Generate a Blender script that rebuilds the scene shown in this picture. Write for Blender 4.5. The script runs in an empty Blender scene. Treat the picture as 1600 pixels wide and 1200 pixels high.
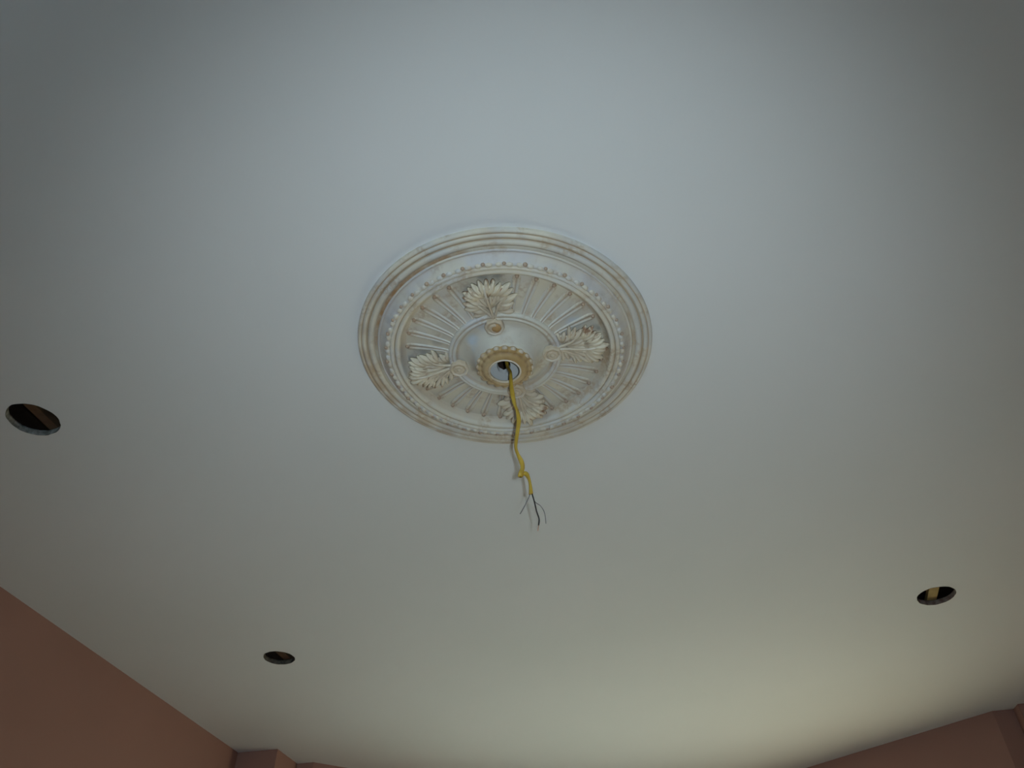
import bpy, bmesh, math, random
from mathutils import Vector, Matrix
random.seed(7)
S = bpy.context.scene
C = S.collection
PI = math.pi
R_ = math.radians

# ------------------------------------------------------------------ camera
CAMZ, CEIL = 1.50, 2.90
F, PITCH = 1250.0, 43.8
cd = bpy.data.cameras.new('camera'); cam = bpy.data.objects.new('camera', cd); C.objects.link(cam)
cd.sensor_width = 36.0; cd.lens = 36.0 * F / 1600.0; cd.clip_start = 0.01
cam.location = (0, 0, CAMZ); cam.rotation_euler = (R_(90 + PITCH), 0, 0)
S.camera = cam

# ------------------------------------------------------------------ view, world, lights
S.view_settings.view_transform = 'Standard'; S.view_settings.look = 'None'
S.view_settings.gamma = 1.0; S.view_settings.use_curve_mapping = False
S.view_settings.exposure = 0.0
w = bpy.data.worlds.new('world'); S.world = w; w.use_nodes = True
bg = w.node_tree.nodes['Background']; bg.inputs[0].default_value = (0.80, 1.0, 0.90, 1); bg.inputs[1].default_value = 3.3

A1 = R_(15.0)                                   # the room is turned 15 degrees from the camera's axis
def room(a, b, z=0.0):                          # a: towards the bay, b: towards the right wall
    return Vector((a * math.sin(A1) + b * math.cos(A1), a * math.cos(A1) - b * math.sin(A1), z))

def area(name, loc, aim, sx, sy, power, col):
    l = bpy.data.lights.new(name, 'AREA'); l.shape = 'RECTANGLE'; l.size = sx; l.size_y = sy
    l.energy = power; l.color = col
    o = bpy.data.objects.new(name, l); C.objects.link(o); o.location = loc
    o.rotation_euler = (Vector(aim) - Vector(loc)).to_track_quat('-Z', 'Z').to_euler()
    return o

BAY_COL = (1.0, 0.87, 0.52)
# daylight standing in the three bay windows (set in below, see the bay walls); a blue lamp is added behind
BL0, BL1 = Vector((3.787, -2.039)), Vector((4.72, -1.02))     # bay left side, room coordinates (a, b)
BR0, BR1 = Vector((3.969, 1.127)), Vector((4.72, 0.02))       # bay right side
def bay_light(p, q, wd, power):
    m = (p + q) / 2; d = (q - p).normalized(); n = Vector((-abs(d.y), 0))
    n = Vector((d.y, -d.x)); 
    if n.x > 0: n = -n
    a = m - n * 0.10; b = m + n
    return area('bay_daylight', room(a.x, a.y, 1.55), room(b.x, b.y, 1.60), wd, 1.30, power, BAY_COL)
bay_light(BL0, BL1, 0.85, 1.6)
bay_light(BR0, BR1, 0.85, 11.0)
area('rear_blue_fill', room(-2.35, -0.3, 1.5), room(0, -0.3, 1.7), 1.5, 1.3, 15.0, (0.20, 0.52, 1.0))  # unseen lamp behind the camera, added to lift the blue overhead
# the small flash of the hand-held camera, just right of its lens
fl = bpy.data.lights.new('camera_flash', 'SPOT'); fl.spot_size = R_(80); fl.spot_blend = 1.0; fl.shadow_soft_size = .008
fl.energy = 51.0; fl.color = (0.73, 0.88, 0.97)
flo = bpy.data.objects.new('camera_flash', fl); C.objects.link(flo)
flo.location = (0.045, 0.0, CAMZ + 0.02); flo.rotation_euler = (R_(90 + PITCH - 4.5), 0, 0)

# ------------------------------------------------------------------ materials
def mat(name, col, rough=0.6, spec=0.3):
    m = bpy.data.materials.new(name); m.use_nodes = True
    b = m.node_tree.nodes['Principled BSDF']
    b.inputs['Base Color'].default_value = (*col, 1); b.inputs['Roughness'].default_value = rough
    b.inputs['Specular IOR Level'].default_value = spec
    return m
def noise_mix(m, c1, c2, scale, lo=0.4, hi=0.6, detail=4, bump=0.0, bscale=None, stretch=None, bdist=0.002):
    nt = m.node_tree; N = nt.nodes; L = nt.links; b = N['Principled BSDF']
    tc = N.new('ShaderNodeTexCoord'); src = tc.outputs['Object']
    if stretch:
        mp = N.new('ShaderNodeMapping'); mp.inputs['Scale'].default_value = stretch
        L.new(src, mp.inputs[0]); src = mp.outputs[0]
    n = N.new('ShaderNodeTexNoise'); n.inputs['Scale'].default_value = scale; n.inputs['Detail'].default_value = detail
    L.new(src, n.inputs['Vector'])
    r = N.new('ShaderNodeValToRGB'); r.color_ramp.elements[0].position = lo; r.color_ramp.elements[1].position = hi
    r.color_ramp.elements[0].color = (*c1, 1); r.color_ramp.elements[1].color = (*c2, 1)
    L.new(n.outputs['Fac'], r.inputs[0]); L.new(r.outputs[0], b.inputs['Base Color'])
    if bump:
        n2 = N.new('ShaderNodeTexNoise'); n2.inputs['Scale'].default_value = bscale or scale * 6; n2.inputs['Detail'].default_value = 3
        L.new(src, n2.inputs['Vector'])
        bp = N.new('ShaderNodeBump'); bp.inputs['Strength'].default_value = bump; bp.inputs['Distance'].default_value = bdist
        L.new(n2.outputs['Fac'], bp.inputs['Height']); L.new(bp.outputs[0], b.inputs['Normal'])
    return m

M_ceil = noise_mix(mat('ceiling_paint', (.78, .78, .76), .75, .2), (.765, .77, .755), (.79, .79, .78), 1.3, .35, .65, 3, .12, 60)
M_wall = noise_mix(mat('wall_paint', (.40, .2, .15), .7, .25), (.345, .180, .135), (.37, .195, .148), 1.7, .35, .65, 3, .15, 90)
M_floor = noise_mix(mat('floor_boards', (.3, .18, .09), .4, .4), (.24, .15, .09), (.34, .22, .13), 3, .3, .7, 5, .1, 30, (1, 12, 1))
M_trim = noise_mix(mat('white_gloss_paint', (.7, .7, .68), .35, .4), (.70, .70, .67), (.73, .73, .71), 6, .3, .7, 2, .05, 80)
M_glass = mat('window_glass', (1, 1, 1), .02, .5)
M_glass.node_tree.nodes['Principled BSDF'].inputs['Transmission Weight'].default_value = 1.0
M_edge = noise_mix(mat('gypsum_edge', (.3, .28, .24), .9, .1), (.12, .11, .09), (.34, .33, .29), 60, .35, .65, 4, .6, 220)
M_joist = noise_mix(mat('strip_timber', (.1, .06, .03), .8, .2), (.085, .050, .032), (.16, .095, .05), 24, .3, .7, 5, .3, 90)
M_joist2 = noise_mix(mat('pale_timber', (.4, .3, .12), .8, .2), (.36, .25, .10), (.50, .36, .15), 24, .3, .7, 5, .3, 90)
M_edge2 = noise_mix(mat('gypsum_edge_dark', (.1, .09, .07), .9, .1), (.05, .04, .035), (.14, .12, .09), 60, .35, .65, 4, .6, 220)
M_edge3 = noise_mix(mat('gypsum_edge_brown', (.2, .13, .1), .9, .1), (.13, .08, .065), (.27, .22, .18), 45, .35, .65, 4, .6, 220)
M_void = noise_mix(mat('old_subfloor', (.05, .035, .025), .9, .1), (.035, .022, .018), (.075, .05, .036), 8, .3, .7, 4, .3, 60)
M_pipe = noise_mix(mat('void_liner', (.06, .02, .025), .9, .1), (.05, .015, .02), (.08, .03, .03), 40, .3, .7)

def plaster(name, base, base2, glaze, amount=0.5, pocket=1.0, marks=()):
    """cream plaster wiped over with an antique glaze that stays in the hollows"""
    m = mat(name, base, .55, .3)
    nt = m.node_tree; N = nt.nodes; L = nt.links; b = N['Principled BSDF']
    tc = N.new('ShaderNodeTexCoord')
    def noise(scale, detail=4):
        n = N.new('ShaderNodeTexNoise'); n.inputs['Scale'].default_value = scale; n.inputs['Detail'].default_value = detail
        L.new(tc.outputs['Object'], n.inputs['Vector']); return n.outputs['Fac']
    def ramp(src, lo, hi):
        r = N.new('ShaderNodeMapRange'); r.inputs['From Min'].default_value = lo; r.inputs['From Max'].default_value = hi
        r.interpolation_type = 'SMOOTHSTEP'; L.new(src, r.inputs['Value']); return r.outputs[0]
    def math_(op, a, c):
        n = N.new('ShaderNodeMath'); n.operation = op; n.use_clamp = True
        for i, v in enumerate((a, c)):
            if isinstance(v, (int, float)): n.inputs[i].default_value = v
            else: L.new(v, n.inputs[i])
        return n.outputs[0]
    def mix(f, a, c):
        n = N.new('ShaderNodeMix'); n.data_type = 'RGBA'; L.new(f, n.inputs['Factor'])
        for sk, v in ((n.inputs['A'], a), (n.inputs['B'], c)):
            if isinstance(v, tuple): sk.default_value = (*v, 1)
            else: L.new(v, sk)
        return n.outputs['Result']
    c = mix(ramp(noise(9, 3), .40, .62), base, base2)
    geo = N.new('ShaderNodeNewGeometry')
    pk = ramp(geo.outputs['Pointiness'], .505, .455)
    patch = ramp(noise(22, 5), .50, .68)
    fine = ramp(noise(120, 4), .35, .6)
    g = math_('MULTIPLY', math_('ADD', math_('MULTIPLY', pk, pocket), math_('MULTIPLY', math_('MULTIPLY', patch, fine), .8)), amount)
    c = mix(g, c, glaze)
    for (mx, my, rad, col, st) in marks:            # stains and painted shade, each at a place of its own
        d = N.new('ShaderNodeVectorMath'); d.operation = 'DISTANCE'; L.new(tc.outputs['Object'], d.inputs[0]); d.inputs[1].default_value = (mx, my, -.02)
        wob = math_('MULTIPLY', noise(45, 4), rad * .9); n = N.new('ShaderNodeMath'); n.operation = 'ADD'; L.new(d.outputs['Value'], n.inputs[0]); L.new(wob, n.inputs[1])
        c = mix(math_('MULTIPLY', ramp(n.outputs[0], rad * 1.35, rad * .55), st), c, col)
    L.new(c, b.inputs['Base Color'])
    bp = N.new('ShaderNodeBump'); bp.inputs['Strength'].default_value = .25; bp.inputs['Distance'].default_value = .0015
    L.new(noise(160, 3), bp.inputs['Height']); L.new(bp.outputs[0], b.inputs['Normal'])
    return m
CREAM, GREY, TAN, BROWN = (.69, .63, .51), (.64, .62, .57), (.46, .33, .20), (.22, .12, .06)
INK, ASH, BLUE, UMBER = (.14, .14, .15), (.34, .33, .31), (.55, .61, .66), (.30, .17, .09)
groove_marks = [(.308 * math.cos(R_(a)), .308 * math.sin(R_(a)), .034, (.38, .22, .10), st) for a, st in
    ((-174, .55), (-168, .7), (-162, .85), (-156, .95), (-150, 1), (-144, 1), (-138, .95), (-132, .9), (-126, .7), (-120, .75), (-114, .8), (-108, .6), (-22, .5), (-10, .4), (172, .4))]
rim_marks = [(.345 * math.cos(R_(a)), .345 * math.sin(R_(a)), r, (.46, .34, .22), st) for a, r, st in
    ((178, .04, .6), (170, .05, .85), (160, .05, .85), (150, .045, .75), (140, .04, .7), (130, .045, .7), (118, .04, .6), (-168, .04, .4), (-150, .04, .3), (-95, .05, .3), (-70, .04, .25), (10, .05, .25), (60, .05, .3), (100, .05, .35))]
M_pl = plaster('antiqued_plaster', CREAM, GREY, TAN, .7, .9)
M_rim = plaster('rim_plaster', CREAM, (.62, .60, .55), TAN, .8, .9, rim_marks)
M_cove = plaster('cove_plaster', (.60, .575, .55), (.66, .61, .51), (.46, .37, .29), .55, .8)
M_dish = plaster('dish_plaster', (.65, .62, .52), (.61, .58, .51), (.46, .35, .24), .6, .6, [(-.070, -.045, .034, BLUE, .9), (-.050, -.095, .024, BLUE, .6), (.05, -.07, .05, (.56, .52, .46), .5)] + [(.070 * math.cos(R_(a)), .070 * math.sin(R_(a)), .026, (.36, .35, .27), .75) for a in (-165, -140, -115, -90, -65, -40, -15)])  # olive marks round the hub put its shade into the dish colour
M_field = plaster('field_plaster', (.67, .62, .50), (.62, .59, .53), (.46, .34, .24), .75, .9, [
    (-.045, -.235, .030, INK, .75), (-.015, -.232, .024, INK, .6), (-.083, -.190, .028, ASH, .6), (.164, -.097, .032, BLUE, .8), (.216, -.080, .022, INK, .8),  # dark marks paint in the shade behind the lifted leaf tips
    (-.225, .030, .026, INK, .85), (-.200, -.005, .030, ASH, .75), (-.160, -.035, .024, ASH, .65), (-.075, -.150, .022, ASH, .5), (-.147, -.079, .05, (.52, .48, .43), .5),
    (-.010, .154, .018, UMBER, .7), (.082, .160, .022, (.42, .28, .18), .8)])
M_ring = plaster('inner_ring_plaster', (.65, .62, .53), (.62, .61, .60), TAN, .65, .8)
M_leaf = plaster('leaf_plaster', (.73, .65, .49), (.62, .54, .42), (.33, .19, .11), 1.25, 1.7)
M_hub = plaster('hub_glaze', (.44, .29, .12), (.54, .40, .22), (.34, .22, .11), .9)
M_lip = plaster('lip_plaster', (.72, .66, .56), (.62, .52, .38), (.5, .38, .24), .5)
M_boss = plaster('orange_boss', (.60, .38, .15), (.54, .34, .15), (.38, .22, .10), .8, 1.0)
M_scal = plaster('scallop_plaster', (.62, .55, .44), (.52, .40, .27), (.46, .30, .16), .8, 1.0)
M_bead = plaster('bead_glaze', (.42, .28, .18), (.54, .44, .34), (.24, .12, .07), .9)
M_orange = plaster('rosette_glaze', (.64, .44, .22), (.68, .58, .42), (.50, .30, .13), .8)
M_stain = plaster('stain_line', (.60, .56, .46), (.54, .50, .42), (.46, .34, .2), .7, .8, groove_marks)
M_yel = noise_mix(mat('yellow_sheath', (.55, .36, .03), .4, .4), (.46, .28, .03), (.56, .37, .05), 30, .3, .7, 3, .2, 120)
M_blk = noise_mix(mat('black_insulation', (.02, .02, .02), .4, .4), (.018, .016, .018), (.035, .03, .03), 50)
M_gry = noise_mix(mat('grey_insulation', (.2, .2, .2), .45, .4), (.15, .14, .14), (.24, .22, .21), 50)
M_cop = mat('copper_wire', (.55, .28, .18), .4, .5); M_cop.node_tree.nodes['Principled BSDF'].inputs['Metallic'].default_value = .6

# ------------------------------------------------------------------ helpers
def link(name, me, parent=None, m=None, smooth=True):
    o = bpy.data.objects.new(name, me); C.objects.link(o)
    if m is not None and not me.materials: me.materials.append(m)
    if smooth:
        for p in me.polygons: p.use_smooth = True
    if parent: o.parent = parent
    return o
def mesh(name, vs, fs, parent=None, m=None, smooth=True):
    me = bpy.data.meshes.new(name); me.from_pydata([tuple(v) for v in vs], [], fs); me.validate()
    bm = bmesh.new(); bm.from_mesh(me); bmesh.ops.recalc_face_normals(bm, faces=bm.faces); bm.to_mesh(me); bm.free()
    return link(name, me, parent, m, smooth)
def tag(o, label=None, cat=None, group=None, kind=None):
    for k, v in (('label', label), ('category', cat), ('group', group), ('kind', kind)):
        if v: o[k] = v
    return o
def empty(name, loc):
    o = bpy.data.objects.new(name, None); C.objects.link(o); o.location = loc; o.empty_display_size = .05; return o
def prism(pts, z0, z1):                          # footprint (world xy) -> closed prism
    n = len(pts); vs = [(p[0], p[1], z0) for p in pts] + [(p[0], p[1], z1) for p in pts]
    fs = [list(range(n))[::-1], list(range(n, 2 * n))] + [[i, (i + 1) % n, n + (i + 1) % n, n + i] for i in range(n)]
    return vs, fs
class MB:
    def __init__(s): s.v = []; s.f = []
    def add(s, vs, fs):
        k = len(s.v); s.v += [tuple(v) for v in vs]; s.f += [[i + k for i in f] for f in fs]; return s
    def build(s, name, m, parent=None, smooth=True): return mesh(name, s.v, s.f, parent, m, smooth)
def lathe(prof, seg=240, mod=None, closed=False):
    vs, fs = [], []; n = len(prof)
    for i in range(seg):
        t = 2 * PI * i / seg
        for (r, d) in prof:
            if mod: r, d = mod(r, d, t)
            vs.append((r * math.cos(t), r * math.sin(t), -d))
    for i in range(seg):
        j = (i + 1) % seg
        for k in range(n if closed else n - 1):
            k2 = (k + 1) % n
            fs.append([i * n + k, i * n + k2, j * n + k2, j * n + k])
    return vs, fs
def dome(c, rx, ry, rz, ang=0, seg=10, rings=4, ripple=0, rip_n=6):   # ellipsoid hanging downward from c
    vs, fs = [], []; ca, sa = math.cos(ang), math.sin(ang)
    for k in range(rings + 1):
        ph = -PI / 8 + (PI / 2 + PI / 8) * k / (rings + 1)
        for i in range(seg):
            t = 2 * PI * i / seg; q = math.cos(ph) * (1 + ripple * math.cos(rip_n * t))
            x, y = rx * q * math.cos(t), ry * q * math.sin(t)
            vs.append((c[0] + x * ca - y * sa, c[1] + x * sa + y * ca, c[2] - rz * math.sin(ph)))
    vs.append((c[0], c[1], c[2] - rz))
    for k in range(rings):
        for i in range(seg):
            j = (i + 1) % seg; fs.append([k * seg + i, k * seg + j, (k + 1) * seg + j, (k + 1) * seg + i])
    for i in range(seg): fs.append([rings * seg + i, rings * seg + (i + 1) % seg, len(vs) - 1])
    fs.append(list(range(seg))[::-1])
    return vs, fs
def catmull(P, n=8):
    out = []; P = [Vector(p) for p in P]
    for i in range(len(P) - 1):
        p0 = P[max(i - 1, 0)]; p1 = P[i]; p2 = P[i + 1]; p3 = P[min(i + 2, len(P) - 1)]
        for k in range(n):
            t = k / n
            out.append(0.5 * ((2 * p1) + (p2 - p0) * t + (2 * p0 - 5 * p1 + 4 * p2 - p3) * t * t + (3 * p1 - p0 - 3 * p2 + p3) * t ** 3))
    out.append(P[-1]); return out
def tube(path, rad, seg=10, flat=None):          # rad(t) -> (wide, thin, twist)
    vs, fs = [], []; n = len(path)
    for i, p in enumerate(path):
        t = i / (n - 1); d = (path[min(i + 1, n - 1)] - path[max(i - 1, 0)]).normalized()
        ref = Vector((0, 1, 0)); u = ref.cross(d)
        if u.length < 1e-3: u = Vector((1, 0, 0))
        u.normalize(); v = d.cross(u).normalized()
        a, b, tw = rad(t)
        for k in range(seg):
            q = 2 * PI * k / seg; x, y = a * math.cos(q), b * math.sin(q)
            x, y = x * math.cos(tw) - y * math.sin(tw), x * math.sin(tw) + y * math.cos(tw)
            vs.append(p + u * x + v * y)
    for i in range(n - 1):
        for k in range(seg):
            j = (k + 1) % seg; fs.append([i * seg + k, i * seg + j, (i + 1) * seg + j, (i + 1) * seg + k])
    fs.append(list(range(seg))[::-1]); fs.append([(n - 1) * seg + k for k in range(seg)])
    return vs, fs

# ------------------------------------------------------------------ the room
TH = 0.20
def fp(*ab): return [room(a, b)[:2] for a, b in ab]
def wall(name, foot, z0=0.0, z1=CEIL + .02, m=M_wall, parent=None):
    vs, fs = prism(foot, z0, z1); o = mesh(name, vs, fs, parent, m, False)
    if not parent: o['kind'] = 'structure'
    return o
BK, LW, RW = -2.4, -2.336, 1.61
wall('wall_left', fp((BK - TH, LW), (3.568, LW), (3.568, LW - TH), (BK - TH, LW - TH)))
wall('wall_right', fp((BK - TH, RW), (3.90, RW), (3.90, RW + TH), (BK - TH, RW + TH)))
wall('wall_far_left', fp((3.568, LW - TH), (3.568, LW), (3.576, -2.128), (3.784, -2.127), (3.787, -2.039), (3.93, -2.18), (3.93, LW - TH)))
wall('wall_far_right', fp((3.915, RW + TH), (3.915, 1.222), (3.970, 1.213), (3.969, 1.127), (4.14, 1.24), (4.14, RW + TH)))

def windowed(idx, wname, p, q, x0, x1, z0, z1, out):
    """wall from p to q (room coordinates) with one window opening, the window itself a thing of the setting"""
    p, q = Vector(p), Vector(q); d = (q - p); Ln = d.length; d.normalize(); n = Vector(out).normalized() * TH
    def seg(s0, s1): 
        a, b = p + d * s0, p + d * s1
        return fp(tuple(a), tuple(b), tuple(b + n), tuple(a + n))
    mb = MB()
    mb.add(*prism(seg(0, x0), 0, CEIL + .02)); mb.add(*prism(seg(x1, Ln), 0, CEIL + .02))
    mb.add(*prism(seg(x0, x1), 0, z0)); mb.add(*prism(seg(x0, x1), z1, CEIL + .02))
    o = mb.build(wname, M_wall, None, False); o['kind'] = 'structure'
    c = p + d * ((x0 + x1) / 2); w_ = empty('window_%d' % idx, room(c.x, c.y, z0)); w_['kind'] = 'structure'
    inv = Matrix.Translation(-w_.location)
    def bar(name, s0, s1, za, zb, d0, d1, m=M_trim):
        nn = n / TH; a, b = p + d * s0, p + d * s1
        vs, fs = prism(fp(tuple(a + nn * d0), tuple(b + nn * d0), tuple(b + nn * d1), tuple(a + nn * d1)), za, zb)
        return mesh(name, [inv @ Vector(v) for v in vs], fs, w_, m, False)
    f = .05
    bar('jamb', x0, x0 + f, z0, z1, .12, .19); bar('jamb', x1 - f, x1, z0, z1, .12, .19)
    bar('head_rail', x0 + f, x1 - f, z1 - f, z1, .12, .19); bar('bottom_rail', x0 + f, x1 - f, z0, z0 + f, .12, .19)
    zm = (z0 + z1) / 2; bar('meeting_rail', x0 + f, x1 - f, zm - .02, zm + .02, .13, .18)
    bar('window_sill', x0 - .04, x1 + .04, z0 - .03, z0, -.05, .12)
    bar('pane', x0 + f, x1 - f, z0 + f, zm - .02, .152, .158, M_glass); bar('pane', x0 + f, x1 - f, zm + .02, z1 - f, .152, .158, M_glass)

def outn(p, q):
    d = (Vector(q) - Vector(p)).normalized(); n = Vector((d.y, -d.x))
    return n if n.x > 0 else -n
wl = (BL1 - BL0).length; wr = (BR1 - BR0).length; wc = (BR1 - BL1).length
windowed(1, 'wall_bay_left', BL0, BL1, .22, wl - .18, .75, 2.32, outn(BL0, BL1))
windowed(2, 'wall_bay_centre', BL1, BR1, .12, wc - .12, .75, 2.32, (1, 0))
windowed(3, 'wall_bay_right', BR0, BR1, .20, wr - .18, .75, 2.32, outn(BR0, BR1))
windowed(4, 'wall_back', (BK, LW), (BK, RW), 1.2, 3.0, .75, 2.25, (-1, 0))

fl_foot = fp((BK - TH, LW - TH), (4.15, LW - TH), (4.95, -1.1), (4.95, .1), (4.15, RW + TH), (BK - TH, RW + TH))
vs, fs = prism(fl_foot, -.1, 0); tag(mesh('floor', vs, fs, None, M_floor, False), kind='structure')

# ceiling sheet, with the three round cut-outs and the cable hole really cut through it
CX, CY = -.0167, 1.3349
HOLES = [((-1.270, 1.597), .0680, .064), ((-.916, 3.016), .0610, .058), ((1.482, 2.529), .0640, .065)]
ELEC = ((CX - .004, CY + .062), .017, .026)
def hole_pts(c, rx, ry, n, jit, seed):
    rnd = random.Random(seed); k = [rnd.uniform(0, 6.28) for _ in range(4)]
    out = []
    for i in range(n):
        t = 2 * PI * i / n
        q = 1 + jit * (math.sin(3 * t + k[0]) + .6 * math.sin(7 * t + k[1]) + .5 * math.sin(13 * t + k[2]) + .5 * rnd.uniform(-1, 1))
        out.append((c[0] + rx * q * math.cos(t), c[1] + ry * q * math.sin(t)))
    return out
loops = [hole_pts(c, rx, ry, 56, .012, i + 3) for i, (c, rx, ry) in enumerate(HOLES)]
loops.append(hole_pts(*ELEC, 20, .04, 11))
bm = bmesh.new(); edges = []
for z in (CEIL, ):
    for lp in [fl_foot] + loops:
        vv = [bm.verts.new((x, y, z)) for x, y in lp]
        for i in range(len(vv)): edges.append(bm.edges.new((vv[i], vv[(i + 1) % len(vv)])))
bmesh.ops.triangle_fill(bm, use_beauty=True, use_dissolve=False, edges=edges)
ex = bmesh.ops.extrude_face_region(bm, geom=bm.faces[:])
for v in [g for g in ex['geom'] if isinstance(g, bmesh.types.BMVert)]: v.co.z += .016
bmesh.ops.recalc_face_normals(bm, faces=bm.faces)
me = bpy.data.meshes.new('ceiling'); bm.to_mesh(me); bm.free()
ceil = link('ceiling', me, None, M_ceil, False); tag(ceil, kind='structure')
# timbers and old boards above the sheet
def bar_ab(name, a0, a1, b0, b1, z0, z1, m, parent):
    vs, fs = prism(fp((a0, b0), (a1, b0), (a1, b1), (a0, b1)), z0, z1); return mesh(name, vs, fs, parent, m, False)
def ab(P): return (P[0] * math.sin(A1) + P[1] * math.cos(A1), P[0] * math.cos(A1) - P[1] * math.sin(A1))
for i, (b, a0_, a1_, hw) in enumerate(((-1.632, BK, 1.90, .014), (-1.662, 1.91, 3.6, .015), (-1.24, BK, 3.6, .018), (-.83, BK, 3.88, .018), (-.43, BK, 3.88, .018),
        (-.03, BK, 3.88, .018), (.37, BK, 3.88, .018), (.775, BK, 3.88, .016), (1.18, BK, 3.88, .018))):
    o = bar_ab('furring_strip', a0_, a1_, b - hw, b + hw, CEIL + .019, CEIL + .038, M_joist2 if i == 7 else M_joist, ceil)
    if i < 2: o['label'] = 'dark brown timber strip seen through a left-hand cut-out'
    if i == 7: o['label'] = 'pale timber strip seen through the right cut-out'
for k in range(5):
    bar_ab('subfloor_board', BK, 4.9, LW - .1 + k * .84, LW - .1 + k * .84 + .84, CEIL + .19, CEIL + .21, M_void, ceil)
o = mesh('void_side', *(lambda v, f: (v, f[2:]))(*prism(fl_foot, CEIL + .012, CEIL + .2)), ceil, M_void, False)

# the three round cut-outs, each with its ragged gypsum edge
HL = [('large round dark downlight hole near the left edge of the white ceiling'),
      ('smallest dark downlight hole, above the corner of the left and far walls'),
      ('dark downlight hole at the right with a pale timber strip inside')]
for (c, rx, ry), lp, lab, em in zip(HOLES, loops, HL, (M_edge, M_edge2, M_edge3)):
    t = empty('downlight_hole', (c[0], c[1], CEIL)); tag(t, lab, 'ceiling hole', 'cut-outs for recessed lights')
    vs, fs = [], []; n = len(lp); rnd = random.Random(n + len(lab))
    prof = [(.9985, -.0006), (.988, .001), (.982, .006), (.975, .012), (.985, .017), (1.04, .018)]
    for (x, y) in lp:
        j = rnd.uniform(-.012, .006)
        for k, (q, z) in enumerate(prof):
            qq = q + (j if 1 < k < 5 else 0); vs.append(((x - c[0]) * qq, (y - c[1]) * qq, z))
    P = len(prof)
    for i in range(n):
        for k in range(P - 1): fs.append([i * P + k, i * P + k + 1, ((i + 1) % n) * P + k + 1, ((i + 1) % n) * P + k])
    mesh('cut_edge', vs, fs, t, em)

# ------------------------------------------------------------------ the ceiling medallion
med = empty('ceiling_medallion', (CX, CY, CEIL))
tag(med, 'large round cream plaster ceiling medallion with acanthus leaves and brown antique glaze', 'ceiling medallion')
NB = 39; PH0 = R_(-99.3 + 9.23 * 0)
BEAD_A = [PH0 + 2 * PI * i / NB for i in range(NB)]

def arc(cx, cd, r, a0, a1, n=6): return [(cx + r * math.cos(R_(a0 + (a1 - a0) * i / n)), cd + r * math.sin(R_(a0 + (a1 - a0) * i / n))) for i in range(n + 1)]
rim_prof = [(.352, -.0005)] + arc(.3465, .0060, .0055, 0, 100, 6) + [(.3440, .0100), (.3425, .0092)] + \
    arc(.3365, .0085, .0055, 20, 160, 7) + [(.3295, .0085), (.3270, .0080)] + arc(.3200, .0085, .0075, 10, 165, 8) + [(.3105, .0105), (.3092, .0098)]
mesh('outer_rim', *lathe(rim_prof, 256), med, M_rim)
# a brown line left in the groove inside the rim, dying away round the circle
def stain_mod(r, d, t): 
    return r, d
mesh('groove_line', *lathe([(.3125, .0098), (.3105, .0112), (.3085, .0122), (.3065, .0124), (.3045, .0124), (.3030, .0146)], 220), med, M_stain)['label'] = 'brown glazed groove inside the rim'
def cove_mod(r, d, t):
    k = max(0.0, min(1.0, (.3035 - r) / .014)) * max(0.0, min(1.0, (r - .2745) / .006))
    s = abs(math.cos((t - PH0) * NB / 2))
    return r, d - .0022 * k * (1 - s ** 1.0) + .0006 * k
cove = [(.3056, .0105), (.3040, .0138)] + arc(.3018, .0140, .0022, 30, 150, 4) + [(.2992, .0150), (.2965, .0170), (.2935, .0198), (.2905, .0232), (.2875, .0272), (.2850, .0310), (.2830, .0332), (.2800, .0345), (.2770, .0348), (.2745, .0335), (.2735, .0315)]
mesh('fluted_cove', *lathe(cove, 780, cove_mod), med, M_cove)
tor = [(.2740, .0300)] + arc(.2688, .0300, .0052, 10, 170, 8) + [(.2630, .0285), (.2622, .0270)] + arc(.2560, .0268, .0062, 20, 160, 8) + [(.2490, .0250), (.2475, .0215), (.2440, .0170), (.2400, .0135), (.2360, .0120)]
mesh('moulded_ring', *lathe(tor, 256), med, M_pl)
field_prof = [(.2375, .0118), (.2250, .0112), (.2000, .0122), (.1750, .0140), (.1500, .0172), (.1380, .0200), (.1330, .0230)]
mesh('field', *lathe(field_prof, 192), med, M_field)
# ring of small scalloped tabs
mb = MB()
for i in range(NB * 2):
    a = PH0 + 2 * PI * (i + .5) / (NB * 2); rr = .2785
    mb.add(*dome((rr * math.cos(a), rr * math.sin(a), -.0325), .0062, .0080 if i % 2 else .0095, .0050, a, 8, 3))
tag(mb.build('scalloped_border', M_pl, med))
# beads on the cove, one by one
bmesh_ = None
for i, a in enumerate(BEAD_A):
    rr = .2820
    if bmesh_ is None:
        o = mesh('bead', *dome((0, 0, 0), .0050, .0056, .0052, 0, 10, 4), med, M_bead); bmesh_ = o.data; o['label'] = 'brown glazed bead'
    else: o = link('bead', bmesh_, med)
    sc = random.uniform(.75, 1.12)
    o.location = (rr * math.cos(a), rr * math.sin(a), -.0335); o.rotation_euler = (0, 0, a); o.scale = (sc, sc, sc)

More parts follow.
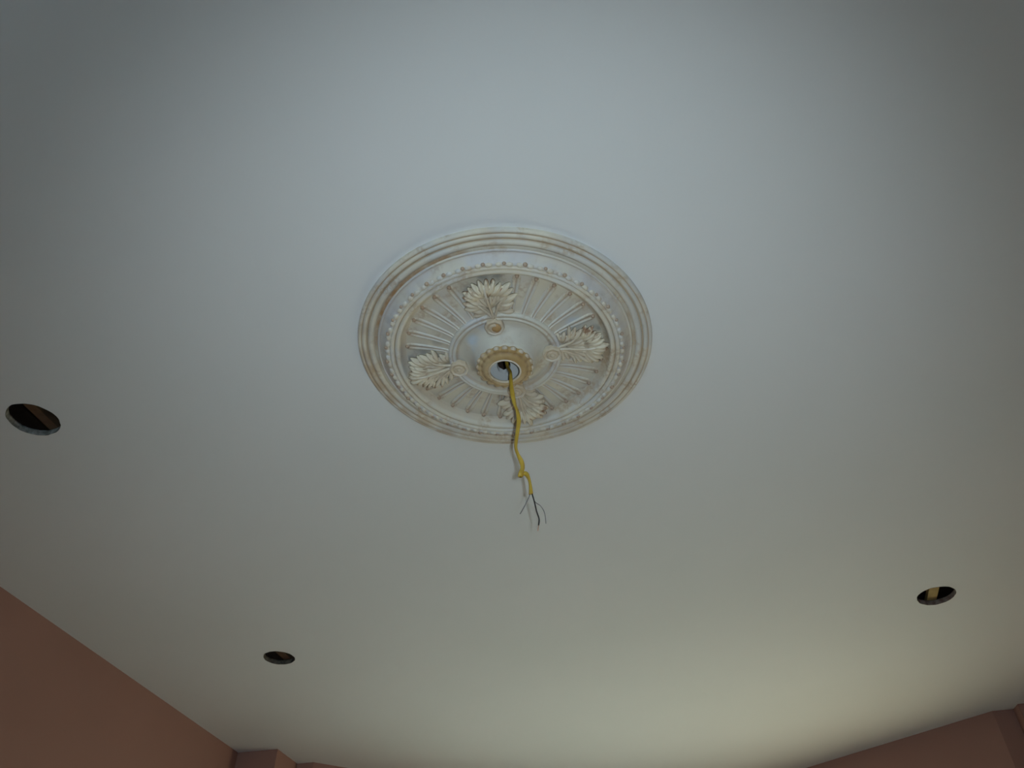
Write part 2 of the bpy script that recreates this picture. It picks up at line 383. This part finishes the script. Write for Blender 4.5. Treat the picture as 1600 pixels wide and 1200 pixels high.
# ribs in the field, six between each two leaves, each ended by a small knob
LEAF_A = [R_(v) for v in (-101.5, -11.5, 76, 164.5)]
def fdepth(r):
    for (r0, d0), (r1, d1) in zip(field_prof, field_prof[1:]):
        if r1 <= r <= r0: return d0 + (d1 - d0) * (r0 - r) / (r0 - r1)
    return .0118
def rib_mesh():
    mb = MB(); vs, fs = [], []; N = 16; sec = [(-1, -.0015), (-.86, .0026), (-.62, .0036), (-.34, .0028), (-.12, .0010), (.12, .0010), (.34, .0028), (.62, .0036), (.86, .0026), (1, -.0015)]
    for i in range(N + 1):
        r = .134 + (.2385 - .134) * i / N; wd = .0050 + .0062 * (i / N) ** .9
        if i >= N - 1: wd *= .82 if i == N - 1 else .35
        for (x, h) in sec: vs.append((r, x * wd, -fdepth(r) - h * (1 if i < N else .1)))
    m = len(sec)
    for i in range(N):
        for k in range(m - 1): fs.append([i * m + k, i * m + k + 1, (i + 1) * m + k + 1, (i + 1) * m + k])
    return vs, fs
rm = None; km = None
for q in range(4):
    a0 = LEAF_A[q]; a1 = LEAF_A[(q + 1) % 4]
    if a1 < a0: a1 += 2 * PI
    for k in range(6):
        a = (a0 + a1) / 2 + R_(10.7) * (k - 2.5)
        if rm is None: o = mesh('rib', *rib_mesh(), med, M_field); rm = o.data
        else: o = link('rib', rm, med)
        o.rotation_euler = (0, 0, a)
        if km is None:
            n = mesh('knob', *dome((0, 0, 0), .0048, .0052, .0062, 0, 12, 4, .14, 5), o, M_bead); km = n.data; n['label'] = 'brown glazed knob'
        else: n = link('knob', km, o)
        n.location = (.2335, 0, -.0135)
# inner ring
cr = [(.1350, .0180), (.1352, .0240)] + arc(.1300, .0262, .0052, 0, 120, 6) + [(.1262, .0292)] + arc(.1215, .0290, .0048, 60, 180, 6) + [(.1160, .0255), (.1130, .0236), (.1080, .0232)]
mesh('inner_ring', *lathe(cr, 160), med, M_ring)
# the plain dish that runs down to the hub
dish = [(.1100, .0232), (.1000, .0245), (.0920, .0280), (.0850, .0335), (.0790, .0405), (.0740, .0480), (.0705, .0555), (.0680, .0600), (.0650, .0620)]
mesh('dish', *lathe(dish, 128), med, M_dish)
def hubm(r, d, t):
    k = max(0.0, min(1.0, (r - .050) / .008)) * max(0, min(1, (.069 - r) / .004))
    return r * (1 + .018 * k * math.cos(20 * t)), d + .0022 * k * abs(math.cos(10 * t))
hub = [(.0665, .0590), (.0655, .0640), (.0620, .0690), (.0590, .0705), (.0560, .0700), (.0530, .0725), (.0500, .0765), (.0470, .0790), (.0430, .0800), (.0400, .0798), (.0385, .0795)]
mesh('hub_collar', *lathe(hub, 200, hubm), med, M_hub)['label'] = 'tan brown glazed hub around the centre hole'
mb = MB()
for i in range(20):
    a = 2 * PI * i / 20; mb.add(*dome((.0632 * math.cos(a), .0632 * math.sin(a), -.0655), .0062, .0072, .0052, a, 8, 3))
mb.build('scalloped_collar', M_scal, med)
lip = [(.0392, .0790), (.0385, .0806), (.0368, .0812), (.0350, .0806), (.0342, .0785), (.0345, .0750), (.0370, .0735)]
mesh('hole_lip', *lathe(lip, 96), med, M_lip)['label'] = 'pale lip of the centre hole'

# rosettes on the inner ring
def rosette(a, r, m, flat=False):
    e = MB(); c = (r * math.cos(a), r * math.sin(a))
    vs, fs = lathe([(.0215, -.006), (.0228, .004), (.0215, .0085), (.0190, .0100), (.0165, .0090), (.0150, .0070), (.0130, .0070), (.0115, .0098), (.0090, .0112), (.0065, .0106), (.0050, .0088), (.0030, .0090), (.0001, .0100)], 40,
        lambda rr, d, t: (rr * (1 + .035 * math.cos(8 * t) * (rr > .012)), d))
    o = mesh('rosette', vs, fs, med, m); o.location = (c[0], c[1], -.0330)
    return o
ros = [(R_(-103), .104, M_lip), (R_(-8), .113, M_lip), (R_(76), .116, M_lip), (R_(163), .116, M_lip)]
boss_me = None
for i, (a, r, m) in enumerate(ros):
    o = rosette(a, r, m)
    if i == 0: o['label'] = 'pale rosette with an orange centre'
    b = mesh('boss', *dome((.0035 if i == 0 else 0, 0, -.0075), .0120 if i == 0 else .0070, .0125 if i == 0 else .0070, .0050, 0, 16, 4, .06, 5), o, M_boss if i == 0 else M_lip)
    if i == 0: b['label'] = 'orange worn centre'

# acanthus leaves: fans of fingered lobes round a midrib
def fan(mb, base, ang, length, half, n, depth0, lift, seed=0, squash=1.0):
    rnd = random.Random(seed); NA = n * 6; NR = 9; top = []; vs = []; fs = []
    ca, sa = math.cos(ang), math.sin(ang)
    zr = [rnd.uniform(-.0012, .0035) for _ in range(n)]
    ln = [1 + rnd.uniform(-.13, .11) for _ in range(n)]
    for i in range(NA + 1):
        u = i / NA; th = (u * 2 - 1) * half; fi = min(int(u * n), n - 1); fr = u * n - fi
        fing = abs(math.sin(PI * fr))
        edge = (.66 + .34 * fing ** .75 * (1 - .25 * abs(fr - .5))) * ln[fi] * (1 - .20 * abs(2 * u - 1) ** 2)
        for k in range(NR + 1):
            s = k / NR; rr = length * edge * s
            x = rr * math.cos(th); y = rr * math.sin(th) * squash
            z = depth0 + lift * math.sin(min(s * 1.25, 1.25) * PI / 2 * 1.0) * (1 - .35 * max(0, s - .75) / .25) + (.0034 + zr[fi]) * fing * min(1, s * 2) * (1 - .3 * s) - .0040 * (abs(2 * u - 1) ** 2)
            if k == NR: z -= .003
            vs.append((base[0] + x * ca - y * sa, base[1] + x * sa + y * ca, -z))
    m = NR + 1; N0 = len(vs)
    for (x, y, z) in list(vs): vs.append((x, y, z + .0035))
    for i in range(NA):
        for k in range(NR):
            a, b, c, d = i * m + k, i * m + k + 1, (i + 1) * m + k + 1, (i + 1) * m + k
            fs.append([a, b, c, d]); fs.append([N0 + d, N0 + c, N0 + b, N0 + a])
        fs.append([i * m + NR, N0 + i * m + NR, N0 + (i + 1) * m + NR, (i + 1) * m + NR])
    for i0 in (0, NA):
        for k in range(NR):
            fs.append([i0 * m + k, i0 * m + k + 1, N0 + i0 * m + k + 1, N0 + i0 * m + k])
    mb.add(vs, fs)
def leaf(a, seed, m):
    e = empty('acanthus_leaf', (0, 0, 0)); e.parent = med; e.rotation_euler = (0, 0, a)
    return e
def blade(a, seed, k=0, wide=1.0):
    mb = MB(); d0 = .016
    # lower pair, middle pair, crown; x runs outwards along the leaf
    for s in (-1, 1):
        fan(mb, (.138, s * .006), s * R_(60 * wide), .044, R_(50), 4 - k, d0 + .004, .008, seed + 1 + s)
        fan(mb, (.156, s * .008), s * R_(50 * wide), .060, R_(40), 5 - k, d0 + .006, .012, seed + 5 + s)
        fan(mb, (.180, s * .010), s * R_(36 * wide), .060, R_(38), 5 - k, d0 + .008, .015, seed + 11 + s)
    fan(mb, (.146, 0), 0, .058, R_(46), 6, d0 + .006, .010, seed + 17)
    fan(mb, (.184, 0), 0, .060, R_(52), 7 - k, d0 + .011, .018, seed + 9)
    o = mb.build('leaf', M_leaf, med); o.rotation_euler = (0, 0, a)
    # midrib and two curling stems
    mr = MB()
    P = catmull([(.128, 0, -.030), (.150, 0, -.034), (.180, 0, -.042), (.205, 0, -.046), (.226, 0, -.043)], 5)
    mr.add(*tube(P, lambda t: (.0052 * (1 - .65 * t), .0040 * (1 - .5 * t), 0), 8))
    for s in (-1, 1):
        P = catmull([(.128, s * .004, -.028), (.146, s * .011, -.031), (.166, s * .022, -.034), (.182, s * .038, -.031)], 5)
        mr.add(*tube(P, lambda t: (.0042 * (1 - .6 * t), .0036 * (1 - .5 * t), 0), 8))
    k = mr.build('midrib', M_lip, o)
    # the greyish hollow left round the leaf tip
    vs, fs = [], []
    return o
for i, a in enumerate(LEAF_A): blade(a, 20 * i + 3, (1, 0, 1, 0)[i], (1.12, 1.0, 1.1, 1.0)[i])

# ------------------------------------------------------------------ the cable
def at(px, py, Y):                                # pixel -> point on the vertical plane y = Y
    p = R_(PITCH); fw = Vector((0, math.cos(p), math.sin(p))); up = Vector((0, -math.sin(p), math.cos(p)))
    d = fw + Vector((1, 0, 0)) * ((px - 800) / F) - up * ((py - 600) / F)
    return Vector((0, 0, CAMZ)) + d * (Y / d.y)
YC = CY + .020
cab = empty('electrical_cable', (CX, YC, CEIL)); tag(cab, 'yellow sheathed electrical cable hanging from the centre of the medallion with three bare ends', 'cable')
off = -cab.location
pts = [Vector((ELEC[0][0] + .006, ELEC[0][1], CEIL + .03)), Vector((ELEC[0][0] + .010, ELEC[0][1] - .002, CEIL - .005)), Vector((CX + .012, CY + .036, CEIL - .045))]
img = [(797.8, 588, .003), (798.8, 602, 0), (800.7, 615, 0), (804, 631, 0), (808.5, 643, 0), (810.5, 657, 0), (809, 671, 0), (806.6, 688, 0), (806, 700, 0), (809.5, 711, 0), (814.5, 721, 0), (816.5, 731, 0), (813.5, 740, -.004), (813, 744.5, .002), (817, 740, .008), (822, 740.5, .008), (826, 747, .004), (828.5, 758, 0), (829.6, 772, 0)]
pts += [at(x, y, YC + dy) for x, y, dy in img]
path = catmull([p + off for p in pts], 7); n_ = len(path)
def rad(t):
    i = t * (len(pts) - 1)
    tw = .3 + .9 * math.sin(i * .72) + .25 * math.sin(i * 1.7)
    return .0052, .0030, tw
mesh('sheath', *tube(path, rad, 14), cab, M_yel)['label'] = 'yellow plastic sheath'
def wire(P, r, m, label, tip=None):
    q = catmull([at(x, y, YC + dy) + off for x, y, dy in P], 6)
    o = mesh('wire', *tube(q, lambda t: (r, r, 0), 8), cab, m); o['label'] = label
    if tip:
        q2 = [q[-1] + (q[-1] - q[-2]).normalized() * k for k in (-.002, .006, .013)]
        mesh('bare_tip', *tube(q2, lambda t: (r * .6, r * .6, 0), 8), o, M_cop)
wire([(828.5, 767, 0), (827.5, 774, 0), (824, 782, 0), (819, 792, .004), (812.7, 803, .006)], .0011, M_gry, 'grey wire bent to the left')
wire([(830.5, 767, 0), (832, 774, 0), (835, 784, 0), (838.5, 799, 0), (842.3, 811, 0), (841.5, 821, 0)], .0015, M_blk, 'black wire', True)
wire([(830.8, 767, .002), (832.6, 774, .003), (836, 784, .004), (845, 791, .004), (851, 802, .004), (853, 818, .004)], .0009, M_gry, 'thin grey wire curving to the right')
